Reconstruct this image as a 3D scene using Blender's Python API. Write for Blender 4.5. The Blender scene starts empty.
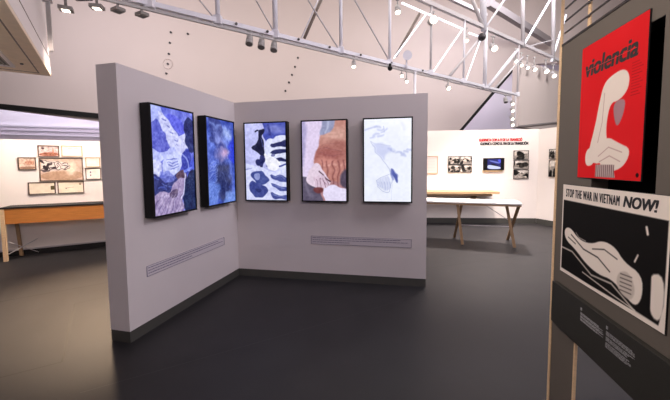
import bpy, bmesh, math, random
import numpy as np
from mathutils import Vector, Matrix
random.seed(4)
C = bpy.context.scene.collection
SC = bpy.context.scene

# ------------------------------------------------------------------ camera
F_PX, PITCH, ROLL, EYE = 327.58, 0.0695, -0.0087, 1.592
CY = 188.0      # row of the optical axis (the lens is shifted a little)
fw = Vector((0, math.cos(PITCH), -math.sin(PITCH)))
r0 = Vector((1, 0, 0)); u0 = Vector((0, math.sin(PITCH), math.cos(PITCH)))
rt = r0*math.cos(ROLL) + u0*math.sin(ROLL)
up = -r0*math.sin(ROLL) + u0*math.cos(ROLL)
cam = bpy.data.cameras.new('camera'); cam.sensor_width = 36; cam.lens = 36*F_PX/670; cam.shift_y = (CY-200)/670
cam.clip_start = 0.05; cam.clip_end = 200
co = bpy.data.objects.new('camera', cam); C.objects.link(co)
co.matrix_world = Matrix(((rt.x, up.x, -fw.x, 0), (rt.y, up.y, -fw.y, 0), (rt.z, up.z, -fw.z, EYE), (0, 0, 0, 1)))
SC.camera = co
SC.view_settings.view_transform = 'Standard'; SC.view_settings.look = 'None'
SC.view_settings.gamma = 1; SC.view_settings.exposure = 0.0
SC.view_settings.use_curve_mapping = False

# survey helpers: turn a sight line into a point at a height, or on a vertical plane
def ray(x, y): return fw + rt*((x-335)/F_PX) + up*((CY-y)/F_PX)
def at_z(x, y, z):
    d = ray(x, y); t = (z-EYE)/d.z
    return Vector((d.x*t, d.y*t, z))
def on_plane(x, y, P, D):
    n = Vector((-D[1], D[0])); d = ray(x, y)
    t = (n.x*P[0]+n.y*P[1])/(n.x*d.x+n.y*d.y)
    return Vector((d.x*t, d.y*t, EYE+d.z*t))

# ------------------------------------------------------------------ world and lights
w = bpy.data.worlds.new('world'); SC.world = w; w.use_nodes = True
w.node_tree.nodes['Background'].inputs[0].default_value = (.8, .82, 1, 1)
w.node_tree.nodes['Background'].inputs[1].default_value = 0.0

def lamp(kind, name, loc, aim, energy, color=(1, 1, 1), size=.1, size_y=None, angle=60, blend=.5):
    l = bpy.data.lights.new(name, kind); l.energy = energy; l.color = color
    if kind == 'AREA':
        l.shape = 'RECTANGLE'; l.size = size; l.size_y = size_y or size
    else: l.shadow_soft_size = size
    if kind == 'SPOT': l.spot_size = math.radians(angle); l.spot_blend = blend
    o = bpy.data.objects.new(name, l); C.objects.link(o)
    o.location = loc; d = Vector(aim)-Vector(loc)
    o.rotation_euler = d.to_track_quat('-Z', 'Y').to_euler()
    return o
WARM = (1, .80, .62); COOL = (.82, .85, 1)
lamp('AREA', 'hall_light', (0, 8.5, 8.2), (0, 12.5, 1.5), 455, (1, .91, .85), 12, 4)  # unseen fill, added to brighten the hanging wall
lamp('AREA', 'hall_light', (-9, 9, 7.6), (-9, 15, 4), 250, (.97, .90, .94), 6, 2.5)  # another unseen fill, added for the left part of the hall
lamp('AREA', 'hall_light', (6, 11.5, 7.9), (6, 14.5, 1), 200, (.90, .88, 1), 5, 3)  # unseen fill added for the right part of the hall
lamp('AREA', 'rear_hall_light', (-6, 16.6, 9.0), (-6, 18, 3), 2300, (.93, .89, 1), 26, .6)  # added out of sight behind the hanging wall to brighten the far wall
lamp('AREA', 'truss_light', (3.5, 1.5, 6.6), (5.5, 9, 4.4), 170, (1, .95, 1), 4, 1.5)  # added fill that lifts the truss steel
lamp('AREA', 'bay_light', (9, 6.5, 7.2), (8, 11.5, 4), 330, (1, .95, .93), 3, 1.5)  # added fill, brightens the bay wall
lamp('AREA', 'front_light', (.8, -2.5, 3.3), (-1, 6, 2.2), 110, (.98, .88, .94), 4, 1.2)  # unseen fill added in front of the partition
lamp('AREA', 'side_light', (5, 2.2, 4.6), (-1, 4.4, 1.7), 150, (.95, .87, 1), 2.5, 1.2)  # unseen fill added at the right, brightens the left wing
lamp('SPOT', 'casing_light', (-1.6, .4, 2.2), (-4, 4.2, 3.4), 150, (1, .95, .93), .1, angle=50, blend=.8)  # added low lamp out of view, brightens the ventilation casing
lamp('SPOT', 'photo_wall_light', (-3.1, 4.7, 3.6), (-5.0, 6.8, 1.3), 400, (1, .82, .70), .12, angle=95, blend=.8)
lamp('SPOT', 'photo_wall_light', (-4.4, 5.2, 3.5), (-6.2, 5.9, 1.3), 330, (1, .82, .70), .12, angle=95, blend=.8)
lamp('SPOT', 'floor_pool_light', (-4.0, 5.6, 3.8), (-2.9, 4.2, 0), 3000, (1, .72, .48), .15, angle=50, blend=1)
lamp('SPOT', 'back_wall_light', (2.2, 6.3, 3.9), (3.1, 9.0, 1.6), 215, (1, .88, .80), .15, angle=80, blend=.8)
lamp('SPOT', 'back_wall_light', (4.4, 6.3, 3.9), (4.9, 9.0, 1.7), 215, (1, .88, .80), .15, angle=80, blend=.8)
lamp('SPOT', 'back_floor_light', (3.4, 7.2, 3.9), (3.2, 7.0, 0), 1500, (1, .86, .80), .15, angle=95, blend=1)  # added spot standing in for spill from the wall lamps
lamp('SPOT', 'poster_light', (-.9, 1.9, 3.3), (1.15, 1.6, 1.5), 210, (1, .86, .74), .08, angle=60, blend=.6)

# ------------------------------------------------------------------ materials
def lin(c):
    return tuple((v/255/12.92 if v/255 <= .04045 else ((v/255+.055)/1.055)**2.4) for v in c)
def mat(name, rgb, rough=.6, metal=0, noise=0, scale=8, bump=0, emit=None, strength=0, spec=.5, stretch=None, rough_var=0):
    m = bpy.data.materials.new(name); m.use_nodes = True
    nt = m.node_tree; b = nt.nodes['Principled BSDF']
    c = lin(rgb); b.inputs['Base Color'].default_value = (*c, 1)
    b.inputs['Roughness'].default_value = rough; b.inputs['Metallic'].default_value = metal
    b.inputs['Specular IOR Level'].default_value = spec
    if noise or bump or rough_var:
        tc = nt.nodes.new('ShaderNodeTexCoord'); n = nt.nodes.new('ShaderNodeTexNoise')
        n.inputs['Scale'].default_value = scale; n.inputs['Detail'].default_value = 6
        mp = nt.nodes.new('ShaderNodeMapping'); nt.links.new(tc.outputs['Object'], mp.inputs[0])
        if stretch: mp.inputs['Scale'].default_value = stretch
        nt.links.new(mp.outputs[0], n.inputs['Vector'])
        if noise:
            r = nt.nodes.new('ShaderNodeValToRGB')
            r.color_ramp.elements[0].position = .3; r.color_ramp.elements[1].position = .7
            r.color_ramp.elements[0].color = (*[v*(1-noise) for v in c], 1)
            r.color_ramp.elements[1].color = (*[min(1, v*(1+noise)) for v in c], 1)
            nt.links.new(n.outputs['Fac'], r.inputs[0]); nt.links.new(r.outputs[0], b.inputs['Base Color'])
        if rough_var:
            mr = nt.nodes.new('ShaderNodeMapRange')
            mr.inputs['To Min'].default_value = rough-rough_var; mr.inputs['To Max'].default_value = rough+rough_var
            nt.links.new(n.outputs['Fac'], mr.inputs['Value']); nt.links.new(mr.outputs[0], b.inputs['Roughness'])
        if bump:
            bp = nt.nodes.new('ShaderNodeBump'); bp.inputs['Strength'].default_value = bump; bp.inputs['Distance'].default_value = .01
            nt.links.new(n.outputs['Fac'], bp.inputs['Height']); nt.links.new(bp.outputs[0], b.inputs['Normal'])
    if emit:
        b.inputs['Emission Color'].default_value = (*lin(emit), 1); b.inputs['Emission Strength'].default_value = strength
    return m
def paint_mat(name, emission=0, rough=.5):
    m = bpy.data.materials.new(name); m.use_nodes = True; nt = m.node_tree; b = nt.nodes['Principled BSDF']
    a = nt.nodes.new('ShaderNodeAttribute'); a.attribute_name = 'paint'
    if emission:
        b.inputs['Base Color'].default_value = (.01, .01, .01, 1); b.inputs['Roughness'].default_value = .25
        nt.links.new(a.outputs['Color'], b.inputs['Emission Color']); b.inputs['Emission Strength'].default_value = emission
    else:
        nt.links.new(a.outputs['Color'], b.inputs['Base Color']); b.inputs['Roughness'].default_value = rough; b.inputs['Specular IOR Level'].default_value = .15
    return m
M = dict(
    floor=mat('dark linoleum', (43, 42, 44), .5, noise=.15, scale=3, bump=.03, rough_var=.06, spec=.3),
    joint=mat('floor joint', (10, 9, 9), .6),
    joint_l=mat('pale floor joint', (62, 61, 62), .5),
    panel=mat('matt lilac white wall paint', (214, 206, 206), .85, noise=.02, scale=2, spec=.2),
    base=mat('grey baseboard', (70, 69, 65), .6, noise=.04),
    basedark=mat('black plinth', (24, 23, 22), .6),
    white=mat('white gallery wall paint', (238, 230, 224), .85, noise=.015, scale=2, spec=.2),
    hall=mat('warm white plaster', (218, 204, 199), .9, noise=.02, scale=.5, spec=.1),
    cool=mat('cool white plaster', (224, 222, 232), .9, noise=.02, scale=.5, spec=.1),
    black=mat('black trim', (14, 13, 13), .7),
    bezel=mat('black plastic', (5, 5, 6), .45, spec=.25),
    steel=mat('white painted steel', (228, 226, 234), .4, noise=.02),
    steel_g=mat('grey painted steel', (196, 190, 192), .45),
    brown=mat('brown steel channel', (110, 96, 86), .5),
    bolt=mat('dark bolt', (60, 56, 58), .4, metal=.6),
    lampb=mat('light grey lamp body', (176, 172, 170), .4),
    lampd=mat('mid grey lamp body', (128, 122, 118), .4),
    lens=mat('lit lamp lens', (255, 250, 240), .3, emit=(255, 240, 220), strength=5),
    lens_off=mat('unlit lens', (120, 118, 118), .2),
    led=mat('light strip', (255, 255, 255), .3, emit=(232, 236, 255), strength=1.1),  # emission stands in for lamplight caught by white truss tubes
    ply=mat('pale plywood', (226, 194, 154), .55, noise=.12, scale=14, stretch=(1, 1, 12)),
    orange=mat('orange oak veneer', (196, 126, 62), .45, noise=.14, scale=5, stretch=(1, 1, 14)),
    oak=mat('light oak', (186, 156, 118), .5, noise=.12, scale=5, stretch=(1, 1, 10)),
    leg=mat('brown wooden leg', (158, 128, 96), .5, noise=.1, scale=10),
    top=mat('white laminate', (240, 237, 232), .5),
    grey=mat('warm grey board', (98, 91, 84), .7, noise=.03, scale=3),
    band=mat('dark olive grey board', (44, 43, 39), .55, noise=.03, scale=3),
    niche=mat('black niche lining', (6, 6, 6), .9, spec=.1),
    nichetop=mat('charcoal niche soffit', (58, 55, 52), .8),
    red=mat('red ink', (222, 26, 30), .45),
    ink=mat('black ink', (14, 12, 12), .5),
    redtext=mat('red vinyl', (196, 20, 30), .5),
    cream=mat('cream paper', (238, 228, 216), .5),
    capt=mat('grey caption ink', (84, 76, 112), .6),
    captbg=mat('caption film', (206, 198, 204), .6),
    captw=mat('pale caption ink', (150, 150, 154), .6),
    frame=mat('dark wooden picture frame', (92, 72, 58), .5),
    framel=mat('pale wooden picture frame', (196, 164, 130), .5),
    hvac=mat('white enamel casing', (226, 220, 222), .35),
    hvacply=mat('cream soffit board', (240, 222, 198), .6, noise=.06, scale=9),
    grille=mat('grille slats', (112, 106, 96), .5),
    duct=mat('grey air duct', (158, 150, 150), .5),
    screen=paint_mat('display glow', 1.0),
    paper=paint_mat('printed paper', 0, .75),
)

# ------------------------------------------------------------------ mesh helpers
def link(name, me, parent=None, m=None, loc=None, rz=None):
    o = bpy.data.objects.new(name, me); C.objects.link(o)
    if parent: o.parent = parent
    if m: me.materials.append(m)
    if loc is not None: o.location = loc
    if rz is not None: o.rotation_euler.z = rz
    return o
def tag(o, label, cat, group=None):
    o['label'] = label; o['category'] = cat
    if group: o['group'] = group
    return o
def struct(o): o['kind'] = 'structure'; return o
def empty(name, loc=(0, 0, 0), rz=0):
    o = bpy.data.objects.new(name, None); C.objects.link(o); o.location = loc; o.rotation_euler.z = rz
    o.empty_display_size = .05
    return o
class MB:
    def __init__(s): s.bm = bmesh.new()
    def box(s, a, b, mi=0):
        x0, y0, z0 = a; x1, y1, z1 = b
        v = [s.bm.verts.new(p) for p in ((x0, y0, z0), (x1, y0, z0), (x1, y1, z0), (x0, y1, z0), (x0, y0, z1), (x1, y0, z1), (x1, y1, z1), (x0, y1, z1))]
        for q in ((3, 2, 1, 0), (4, 5, 6, 7), (0, 1, 5, 4), (1, 2, 6, 5), (2, 3, 7, 6), (3, 0, 4, 7)):
            f = s.bm.faces.new([v[i] for i in q]); f.material_index = mi
        return s
    def tube(s, p, q, r, n=12, r2=None, caps=True):
        p = Vector(p); q = Vector(q); d = (q-p).normalized(); a = d.orthogonal().normalized(); b = d.cross(a)
        r2 = r if r2 is None else r2
        A = [s.bm.verts.new(p+(a*math.cos(t)+b*math.sin(t))*r) for t in [2*math.pi*i/n for i in range(n)]]
        B = [s.bm.verts.new(q+(a*math.cos(t)+b*math.sin(t))*r2) for t in [2*math.pi*i/n for i in range(n)]]
        for i in range(n): s.bm.faces.new((A[i], A[(i+1) % n], B[(i+1) % n], B[i])).smooth = True
        if caps: s.bm.faces.new(A[::-1]); s.bm.faces.new(B)
        return s
    def bar(s, p, q, wx, wy, upv=(0, 0, 1)):     # rectangular bar from p to q, wx along upv, wy across
        p = Vector(p); q = Vector(q); d = (q-p).normalized(); a = Vector(upv); a = (a-d*a.dot(d)).normalized(); b = d.cross(a)
        V = [s.bm.verts.new(o+a*(i*wx/2)+b*(j*wy/2)) for o in (p, q) for i, j in ((-1, -1), (1, -1), (1, 1), (-1, 1))]
        for k in ((0, 1, 2, 3), (7, 6, 5, 4), (0, 4, 5, 1), (1, 5, 6, 2), (2, 6, 7, 3), (3, 7, 4, 0)):
            s.bm.faces.new([V[i] for i in k])
        return s
    def prism(s, pts, off):                       # polygon (3D pts) extruded by vector
        A = [s.bm.verts.new(p) for p in pts]; B = [s.bm.verts.new(Vector(p)+Vector(off)) for p in pts]
        s.bm.faces.new(A); s.bm.faces.new(B[::-1]); n = len(A)
        for i in range(n): s.bm.faces.new((A[i], B[i], B[(i+1) % n], A[(i+1) % n]))
        return s
    def ball(s, c, r, seg=14, sc=(1, 1, 1)):
        g = bmesh.ops.create_uvsphere(s.bm, u_segments=seg, v_segments=seg//2, radius=r)
        for v in g['verts']: v.co = Vector((v.co.x*sc[0], v.co.y*sc[1], v.co.z*sc[2]))+Vector(c)
        return s
    def done(s, name, m, parent=None, bevel=0, mats=None, loc=None, rz=None):
        bmesh.ops.recalc_face_normals(s.bm, faces=s.bm.faces)
        if bevel:
            es = [e for e in s.bm.edges if len(e.link_faces) == 2 and e.calc_face_angle(0) > .9]
            bmesh.ops.bevel(s.bm, geom=es, offset=bevel, segments=2, affect='EDGES', profile=.6)
        me = bpy.data.meshes.new(name); s.bm.to_mesh(me); s.bm.free()
        o = link(name, me, parent, m, loc, rz)
        for x in mats or []: me.materials.append(x)
        return o
def text_mesh(name, body, m, parent, x, z, width, height, y=-.002, bold=0, shear=0, space=1, rot=0, thick=.0006):
    cu = bpy.data.curves.new(name, 'FONT'); cu.body = body; cu.shear = shear; cu.extrude = 0; cu.space_character = space
    o = bpy.data.objects.new(name, cu); C.objects.link(o)
    bpy.context.view_layer.update()
    dg = bpy.context.evaluated_depsgraph_get(); me = bpy.data.meshes.new_from_object(o.evaluated_get(dg))
    bpy.data.objects.remove(o)
    vs = [v.co.copy() for v in me.vertices]
    x0 = min(v.x for v in vs); x1 = max(v.x for v in vs); y0 = min(v.y for v in vs); y1 = max(v.y for v in vs)
    for v in me.vertices:
        v.co = Vector((x+(v.co.x-x0)/(x1-x0)*width, y, z+(v.co.y-y0)/(y1-y0)*height))
    me.materials.clear(); me.name = name
    if bold:
        b2 = bmesh.new(); n0 = len(me.vertices); e_ = bold*height
        for k, (dx, dz) in enumerate(((-1, -1), (1, -1), (-1, 1), (1, 1), (0, 0), (-1, 0), (1, 0))):
            b2.from_mesh(me); b2.verts.ensure_lookup_table()
            for v in b2.verts[k*n0:]: v.co += Vector((dx*e_, -k*.00001, dz*e_*.5))
        b2.to_mesh(me); b2.free()
    return link(name, me, parent, m)

# painting: a picture is a fine grid of coloured points on the flat sheet it is printed or shown on
class Canvas:
    def __init__(s, nx, nz, bg):
        s.nx, s.nz = nx, nz
        s.u, s.v = np.meshgrid(np.linspace(0, 1, nx), np.linspace(0, 1, nz)); s.asp = nz/nx
        s.a = np.zeros((nz, nx, 3)); s.a[:] = np.array(bg)
        s.U, s.V = s.u.copy(), s.v.copy()
    def mix(s, k, c, al=1):
        k = (np.clip(k, 0, 1)*al)[..., None]; s.a = s.a*(1-k)+np.array(c, float)*k; return s
    def sd(s, pts):
        P = np.array(pts, float); x = s.u; y = s.v*s.asp; P = P*np.array([1, s.asp])
        d = np.full(x.shape, 1e9); ins = np.zeros(x.shape, bool)
        for i in range(len(P)):
            a = P[i]; b = P[i-1]; e = b-a; wx = x-a[0]; wy = y-a[1]
            t = np.clip((wx*e[0]+wy*e[1])/(e@e+1e-12), 0, 1)
            d = np.minimum(d, (wx-e[0]*t)**2+(wy-e[1]*t)**2)
            c = ((a[1] > y) != (b[1] > y)) & (x < (b[0]-a[0])*(y-a[1])/((b[1]-a[1]) if b[1] != a[1] else 1e-9)+a[0])
            ins ^= c
        return np.where(ins, 1, -1)*np.sqrt(d)
    def poly(s, pts, c, soft=.012, al=1, smooth=2):
        P = [tuple(p) for p in pts]
        for _ in range(smooth):
            Q = []
            for i in range(len(P)):
                a = P[i]; b = P[(i+1) % len(P)]
                Q += [(a[0]*.75+b[0]*.25, a[1]*.75+b[1]*.25), (a[0]*.25+b[0]*.75, a[1]*.25+b[1]*.75)]
            P = Q
        return s.mix(s.sd(P)/soft+.5, c, al)
    def ell(s, cx, cy, rx, ry, c, rot=0, soft=.15, al=1):
        x = s.u-cx; y = (s.v-cy)*s.asp; ry = ry*s.asp
        X = x*math.cos(rot)+y*math.sin(rot); Y = -x*math.sin(rot)+y*math.cos(rot)
        return s.mix((1-np.sqrt((X/rx)**2+(Y/ry)**2))/soft+.5, c, al)
    def line(s, pts, wd, c, al=1, soft=.008):
        k = np.zeros(s.u.shape)
        for (a, b) in zip(pts[:-1], pts[1:]):
            ax, ay = a[0], a[1]*s.asp; ex, ey = b[0]-ax, b[1]*s.asp-ay
            wx = s.u-ax; wy = s.v*s.asp-ay; t = np.clip((wx*ex+wy*ey)/(ex*ex+ey*ey+1e-12), 0, 1)
            k = np.maximum(k, (wd-np.sqrt((wx-ex*t)**2+(wy-ey*t)**2))/soft+.5)
        return s.mix(k, c, al)
    def noise(s, cells, amp, seed=1, tint=(1, 1, 1)):
        rng = np.random.default_rng(seed); gx = cells; gz = int(cells*s.asp)+1
        g = rng.uniform(-1, 1, (gz+2, gx+2)); X = s.u*gx; Y = s.v*gz
        i = X.astype(int); j = Y.astype(int); fx = X-i; fy = Y-j; fx = fx*fx*(3-2*fx); fy = fy*fy*(3-2*fy)
        n = (g[j, i]*(1-fx)+g[j, i+1]*fx)*(1-fy)+(g[j+1, i]*(1-fx)+g[j+1, i+1]*fx)*fy
        s.a = s.a+(n*amp)[..., None]*np.array(tint); return s
    def warp(s, cells, amp, seed):      # wavy outlines for everything painted from here on
        k = s.a; s.a = np.zeros(k.shape); s.noise(cells, amp, seed); du = s.a[..., 0]
        s.a = np.zeros(k.shape); s.noise(cells, amp, seed+50); dv = s.a[..., 0]; s.a = k
        s.u = np.clip(s.U+du, 0, 1); s.v = np.clip(s.V+dv/s.asp, 0, 1); return s
    def unwarp(s): s.u, s.v = s.U, s.V; return s
    def mesh(s, name, x0, z0, wd, ht, m, parent, y=0, thick=None):
        nx, nz = s.nx, s.nz
        V = np.zeros((nz, nx, 3)); V[..., 0] = x0+s.U*wd; V[..., 1] = y; V[..., 2] = z0+ht*(1-s.V)
        idx = np.arange(nx*nz).reshape(nz, nx)
        Fc = np.stack([idx[1:, :-1], idx[1:, 1:], idx[:-1, 1:], idx[:-1, :-1]], -1).reshape(-1, 4)
        me = bpy.data.meshes.new(name); me.from_pydata(V.reshape(-1, 3).tolist(), [], Fc.tolist())
        at = me.color_attributes.new('paint', 'FLOAT_COLOR', 'POINT')
        c = np.clip(s.a.reshape(-1, 3), 0, 255)/255; c = np.where(c <= .04045, c/12.92, ((c+.055)/1.055)**2.4)
        at.data.foreach_set('color', np.concatenate([c, np.ones((len(c), 1))], 1).astype(np.float32).ravel())
        return link(name, me, parent, m)

# ------------------------------------------------------------------ floor, ceiling and hall walls
mb = MB(); mb.box((-26, -4, -.1), (26, 20, 0))
fl = struct(mb.done('floor', M['floor'], mats=[M['joint'], M['joint_l']]))
def joint(a, b, wd, mi):
    A = at_z(*a, 0); B = at_z(*b, 0); d = (B-A).normalized(); n = Vector((-d.y, d.x, 0))*wd/2
    bm = bmesh.new(); bm.from_mesh(fl.data)
    vs = [bm.verts.new(p+Vector((0, 0, .0012))) for p in (A-n, B-n, B+n, A+n)]
    f = bm.faces.new(vs); f.material_index = mi; f.normal_update()
    if f.normal.z < 0: f.normal_flip()
    bm.to_mesh(fl.data); bm.free()
joint((-40, 309), (108, 282.5), .022, 1); joint((74, 304), (110, 296), .012, 1)
joint((-40, 388), (62, 362), .014, 1); joint((62, 362), (74.5, 304), .014, 1)
joint((80, 393), (330, 322), .004, 2); joint((330, 322), (428, 292), .003, 2)
joint((430, 268), (548, 252), .006, 1)
struct(MB().box((-26, -4, 10.5), (26, 20, 10.6)).done('ceiling', M['hall']))
struct(MB().box((-26, 18, 0), (26, 18.1, 10.5)).done('wall_far', M['cool']))
struct(MB().box((-26.1, -4, 0), (-26, 18.1, 10.5)).done('wall_left', M['hall']))
struct(MB().box((26, -4, 0), (26.1, 18.1, 10.5)).done('wall_right', M['hall']))
struct(MB().box((-26, -4.1, 0), (26, -4, 10.5)).done('wall_rear', M['panel']))
# ledges on the far wall, seen under the hanging wall
for i, (ya, yb, h_) in enumerate(((124.5, 127.5, .10), (128.5, 132.5, .04), (133.5, 136.5, .05))):
    A = on_plane(-200, ya-5, (0, 17.95), (1, 0)); B = on_plane(240, yb+4, (0, 17.95), (1, 0))
    struct(MB().bar(A, B, h_, .05).done('trim_%d' % (i+1), M['cool']))

# great hanging wall with its black lower edge and sloping right-hand end
HP, HD = (0, 15.0), (.985, -.1725)
HD = (math.cos(.10), math.sin(.10))
P_ = [on_plane(x, y, HP, HD) for x, y in ((-260, 76), (0, 109), (97, 121), (240, 137), (456, 150), (456, 137), (517, 64.5))]
e = on_plane(720, 56, HP, HD); P_ += [e, Vector((e.x, e.y, 10.5)), Vector((P_[0].x, P_[0].y, 10.5))]
hw = struct(MB().prism(P_, (-.02, .3, 0)).done('wall_hanging', M['hall']))
off = Vector((0, -.05, 0))
for i, (a, b, t) in enumerate((((-120, 94.5), (240, 130), .20), ((455, 137), (517.5, 64), .10))):
    A = on_plane(*a, HP, HD)+off; B = on_plane(*b, HP, HD)+off
    struct(MB().bar(A, B, t, .12).done('trim_%d' % (i+4), M['black']))
for x, y in ((171, 32.5), (170, 43), (169, 54), (168, 64), (166.5, 73.5), (298, 58), (295, 67), (292, 75), (289, 82.5), (285.5, 91), (188, 34)):
    c = on_plane(x, y, HP, HD)
    MB().tube(c+Vector((0, .02, 0)), c-Vector((0, .04, 0)), .045, 10).done('bolt', M['bolt'], hw)
c = on_plane(168, 64, HP, HD)
t = MB()
for k in range(24):
    a0, a1 = 2*math.pi*k/24, 2*math.pi*(k+1)/24
    t.tube(c+Vector((.2*math.cos(a0), -.02, .2*math.sin(a0))), c+Vector((.2*math.cos(a1), -.02, .2*math.sin(a1))), .012, 6)
t.done('cover_ring', M['hall'], hw)

# ------------------------------------------------------------------ L-shaped screen partition
S = .86
a1, a2 = -1.8139, -.2000; d1 = Vector((math.cos(a1), math.sin(a1), 0)); d2 = Vector((math.cos(a2), math.sin(a2), 0))
CO = Vector((-1.6389*S, 5.4429*S, 0)); HW, BB, L1, L2, TH = 2.8856*S, .1240*S, 2.1812*S, 3.0601*S, .2511*S
part = tag(empty('partition_wall', CO), 'L-shaped freestanding pale partition carrying five tall lit screens', 'partition')
rz1 = math.atan2(-d1.y, -d1.x); rz2 = a2
G = Vector((0, 0, 0))
# local frame of each wing: x along the wing left to right as seen, -y towards the viewer, origin in the inner corner
f1 = (CO, rz1); f2 = (CO, rz2)
MB().box((-L1, 0, BB), (TH, TH, HW)).done('wing_panel', M['panel'], part, rz=rz1)
MB().box((-L1+.003, .003, 0), (TH-.003, TH-.003, BB)).done('baseboard', M['base'], part, rz=rz1)
MB().box((-.02, 0, BB), (L2, TH, HW)).done('wing_panel', M['panel'], part, rz=rz2)
MB().box((-.02, .003, 0), (L2-.003, TH-.003, BB)).done('baseboard', M['base'], part, rz=rz2)

def local(fr, p):
    o, rz = fr; q = Vector(p)-o; c, s = math.cos(rz), math.sin(rz)
    return Vector((q.x*c+q.y*s, -q.x*s+q.y*c, q.z))
def world(fr, p):
    o, rz = fr; c, s = math.cos(rz), math.sin(rz); return Vector((o.x+p[0]*c-p[1]*s, o.y+p[0]*s+p[1]*c, o.z+p[2]))
def loc_px(fr, x, y, dy=0):     # sight line meets the wall of this frame (dy in front of it) -> (x, z) local
    o, rz = fr; D = (math.cos(rz), math.sin(rz)); P = world(fr, (0, -dy, 0))
    q = local(fr, on_plane(x, y, P, D)); return q.x, q.z

# pictures on the five screens (abstract, soft-edged)

def pic1():
    c = Canvas(110, 196, (104, 114, 220)); c.noise(6, 26, 1, (1, 1, .6)).noise(13, 18, 2, (1, 1, .7))
    c.warp(9, .03, 3)
    c.poly([(-.1, -.05), (.3, -.05), (.12, .3), (-.1, .4)], (172, 182, 250), smooth=1)
    c.poly([(.0, .16), (.14, .1), (.44, .36), (.2, .44), (-.1, .42)], (92, 100, 206))
    c.poly([(.1, .04), (.32, .06), (.86, .42), (.74, .52), (.48, .46)], (206, 210, 254), smooth=1)
    for k in range(5): c.line([(.26+.08*k, .12+.055*k), (.33+.08*k, .13+.055*k)], .011, (106, 112, 196), .9)
    c.poly([(.28, .02), (.8, .12), (.8, .26), (.5, .2)], (92, 98, 228), smooth=1)
    c.poly([(.52, .28), (.86, .2), (.88, .36), (.7, .42)], (204, 206, 250), smooth=1)
    c.poly([(-.1, .38), (.24, .42), (.5, .34), (.56, .42), (.24, .5), (-.1, .56)], (184, 192, 252), smooth=1)
    c.poly([(-.1, .5), (.2, .49), (.16, .66), (-.1, .66)], (208, 212, 252), smooth=1)
    c.poly([(.24, .48), (.58, .4), (.72, .46), (.62, .6), (.34, .66), (.18, .6)], (196, 204, 250))
    for k in range(4): c.line([(.3+.03*k, .5+.025*k), (.42, .485+.025*k), (.56, .46+.03*k)], .009, (96, 106, 200), .8)
    c.poly([(.78, .04), (1.05, .08), (1.05, .36), (.88, .42), (.76, .28)], (28, 38, 104))
    c.poly([(.68, .4), (.9, .36), (.96, .54), (.8, .66), (.66, .54)], (48, 60, 168)); c.line([(.72, .42), (.84, .5), (.86, .6)], .02, (150, 162, 240), .8)
    c.poly([(.86, .5), (1.1, .4), (1.1, .64), (.9, .64)], (72, 88, 214))
    c.poly([(-.1, .6), (.3, .66), (.6, .6), (.84, .66), (.8, .84), (.5, .95), (-.1, .9)], (36, 46, 116))
    rg = random.Random(8)
    for k in range(34):
        x, y = rg.random()*.75, .62+rg.random()*.25; g = rg.random()
        c.line([(x, y), (x+.1, y-.03+.06*rg.random())], .004+.012*rg.random(), (70+60*g, 84+70*g, 176+60*g), .75)
    c.poly([(.1, .57), (.5, .62), (.46, .7), (.2, .69)], (110, 122, 218), al=.7)
    c.poly([(.46, .62), (.76, .57), (.78, .68), (.6, .73)], (86, 62, 84))
    c.poly([(.4, .72), (.7, .64), (.76, .76), (.62, .88), (.76, .97), (.4, 1.1), (-.15, 1.1), (-.15, .86), (.16, .77), (.34, .8)], (166, 148, 192), smooth=1)
    c.poly([(.28, .8), (.52, .75), (.58, .84), (.4, .87)], (92, 74, 106), al=.85)
    for k in range(16):
        x = -.05+.05*k; c.line([(x, 1.0), (x+.1, .86+.02*(k % 3)), (x+.2, .82)], .006, (206, 196, 234) if k % 2 else (104, 90, 136), .7)
    c.poly([(.76, .64), (1.1, .56), (1.1, 1.1), (.72, 1.05), (.66, .86)], (16, 34, 84)); c.noise(9, 10, 21)
    c.line([(.74, .62), (.7, .78), (.62, .87)], .014, (210, 212, 252), .9); c.line([(.74, .6), (.92, .57)], .025, (116, 136, 244), .9)
    return c.unwarp().noise(34, 22, 3, (1, 1, .8)).noise(17, 16, 4, (1, 1, .8))
def pic2():
    c = Canvas(96, 180, (72, 96, 196)); c.noise(5, 28, 5).noise(12, 16, 6); c.warp(8, .06, 7)
    c.poly([(.08, -.05), (.5, .0), (.62, .2), (.3, .34), (.06, .2)], (46, 58, 134), soft=.06)
    c.line([(.1, .05), (.3, .12), (.5, .06)], .03, (118, 138, 214), .7, .05)
    c.ell(.72, .15, .16, .07, (164, 184, 242), soft=1.2); c.ell(.45, .24, .22, .06, (126, 138, 214), .5, soft=1)
    c.poly([(.3, .28), (.62, .26), (.72, .42), (.5, .52), (.28, .46)], (108, 108, 178), soft=.12)
    c.ell(.62, .4, .16, .055, (196, 164, 208), soft=1.3); c.ell(.4, .3, .14, .03, (60, 70, 150), soft=1)
    c.poly([(.75, .22), (1.1, .2), (1.1, .52), (.85, .54)], (34, 56, 212), soft=.08)
    c.poly([(.28, .5), (.74, .48), (.9, .86), (.6, 1.0), (.3, .9)], (30, 40, 96), soft=.14)
    for k in range(13):
        y = .52+.035*k; c.line([(-.05, y+.08), (.36, y-.03)], .006, (160, 180, 236), .6, .02)
    c.poly([(-.1, .74), (.3, .72), (.5, .8), (.3, 1.0), (-.1, 1.1)], (104, 136, 222), soft=.1, al=.7)
    c.poly([(.6, .9), (1.1, .82), (1.1, 1.1), (.5, 1.1)], (116, 150, 230), soft=.08, al=.8)
    c.line([(.2, .08), (.5, .5), (.7, .96)], .008, (150, 166, 228), .4, .03)
    return c.unwarp().noise(30, 18, 7).noise(14, 14, 8)
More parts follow.
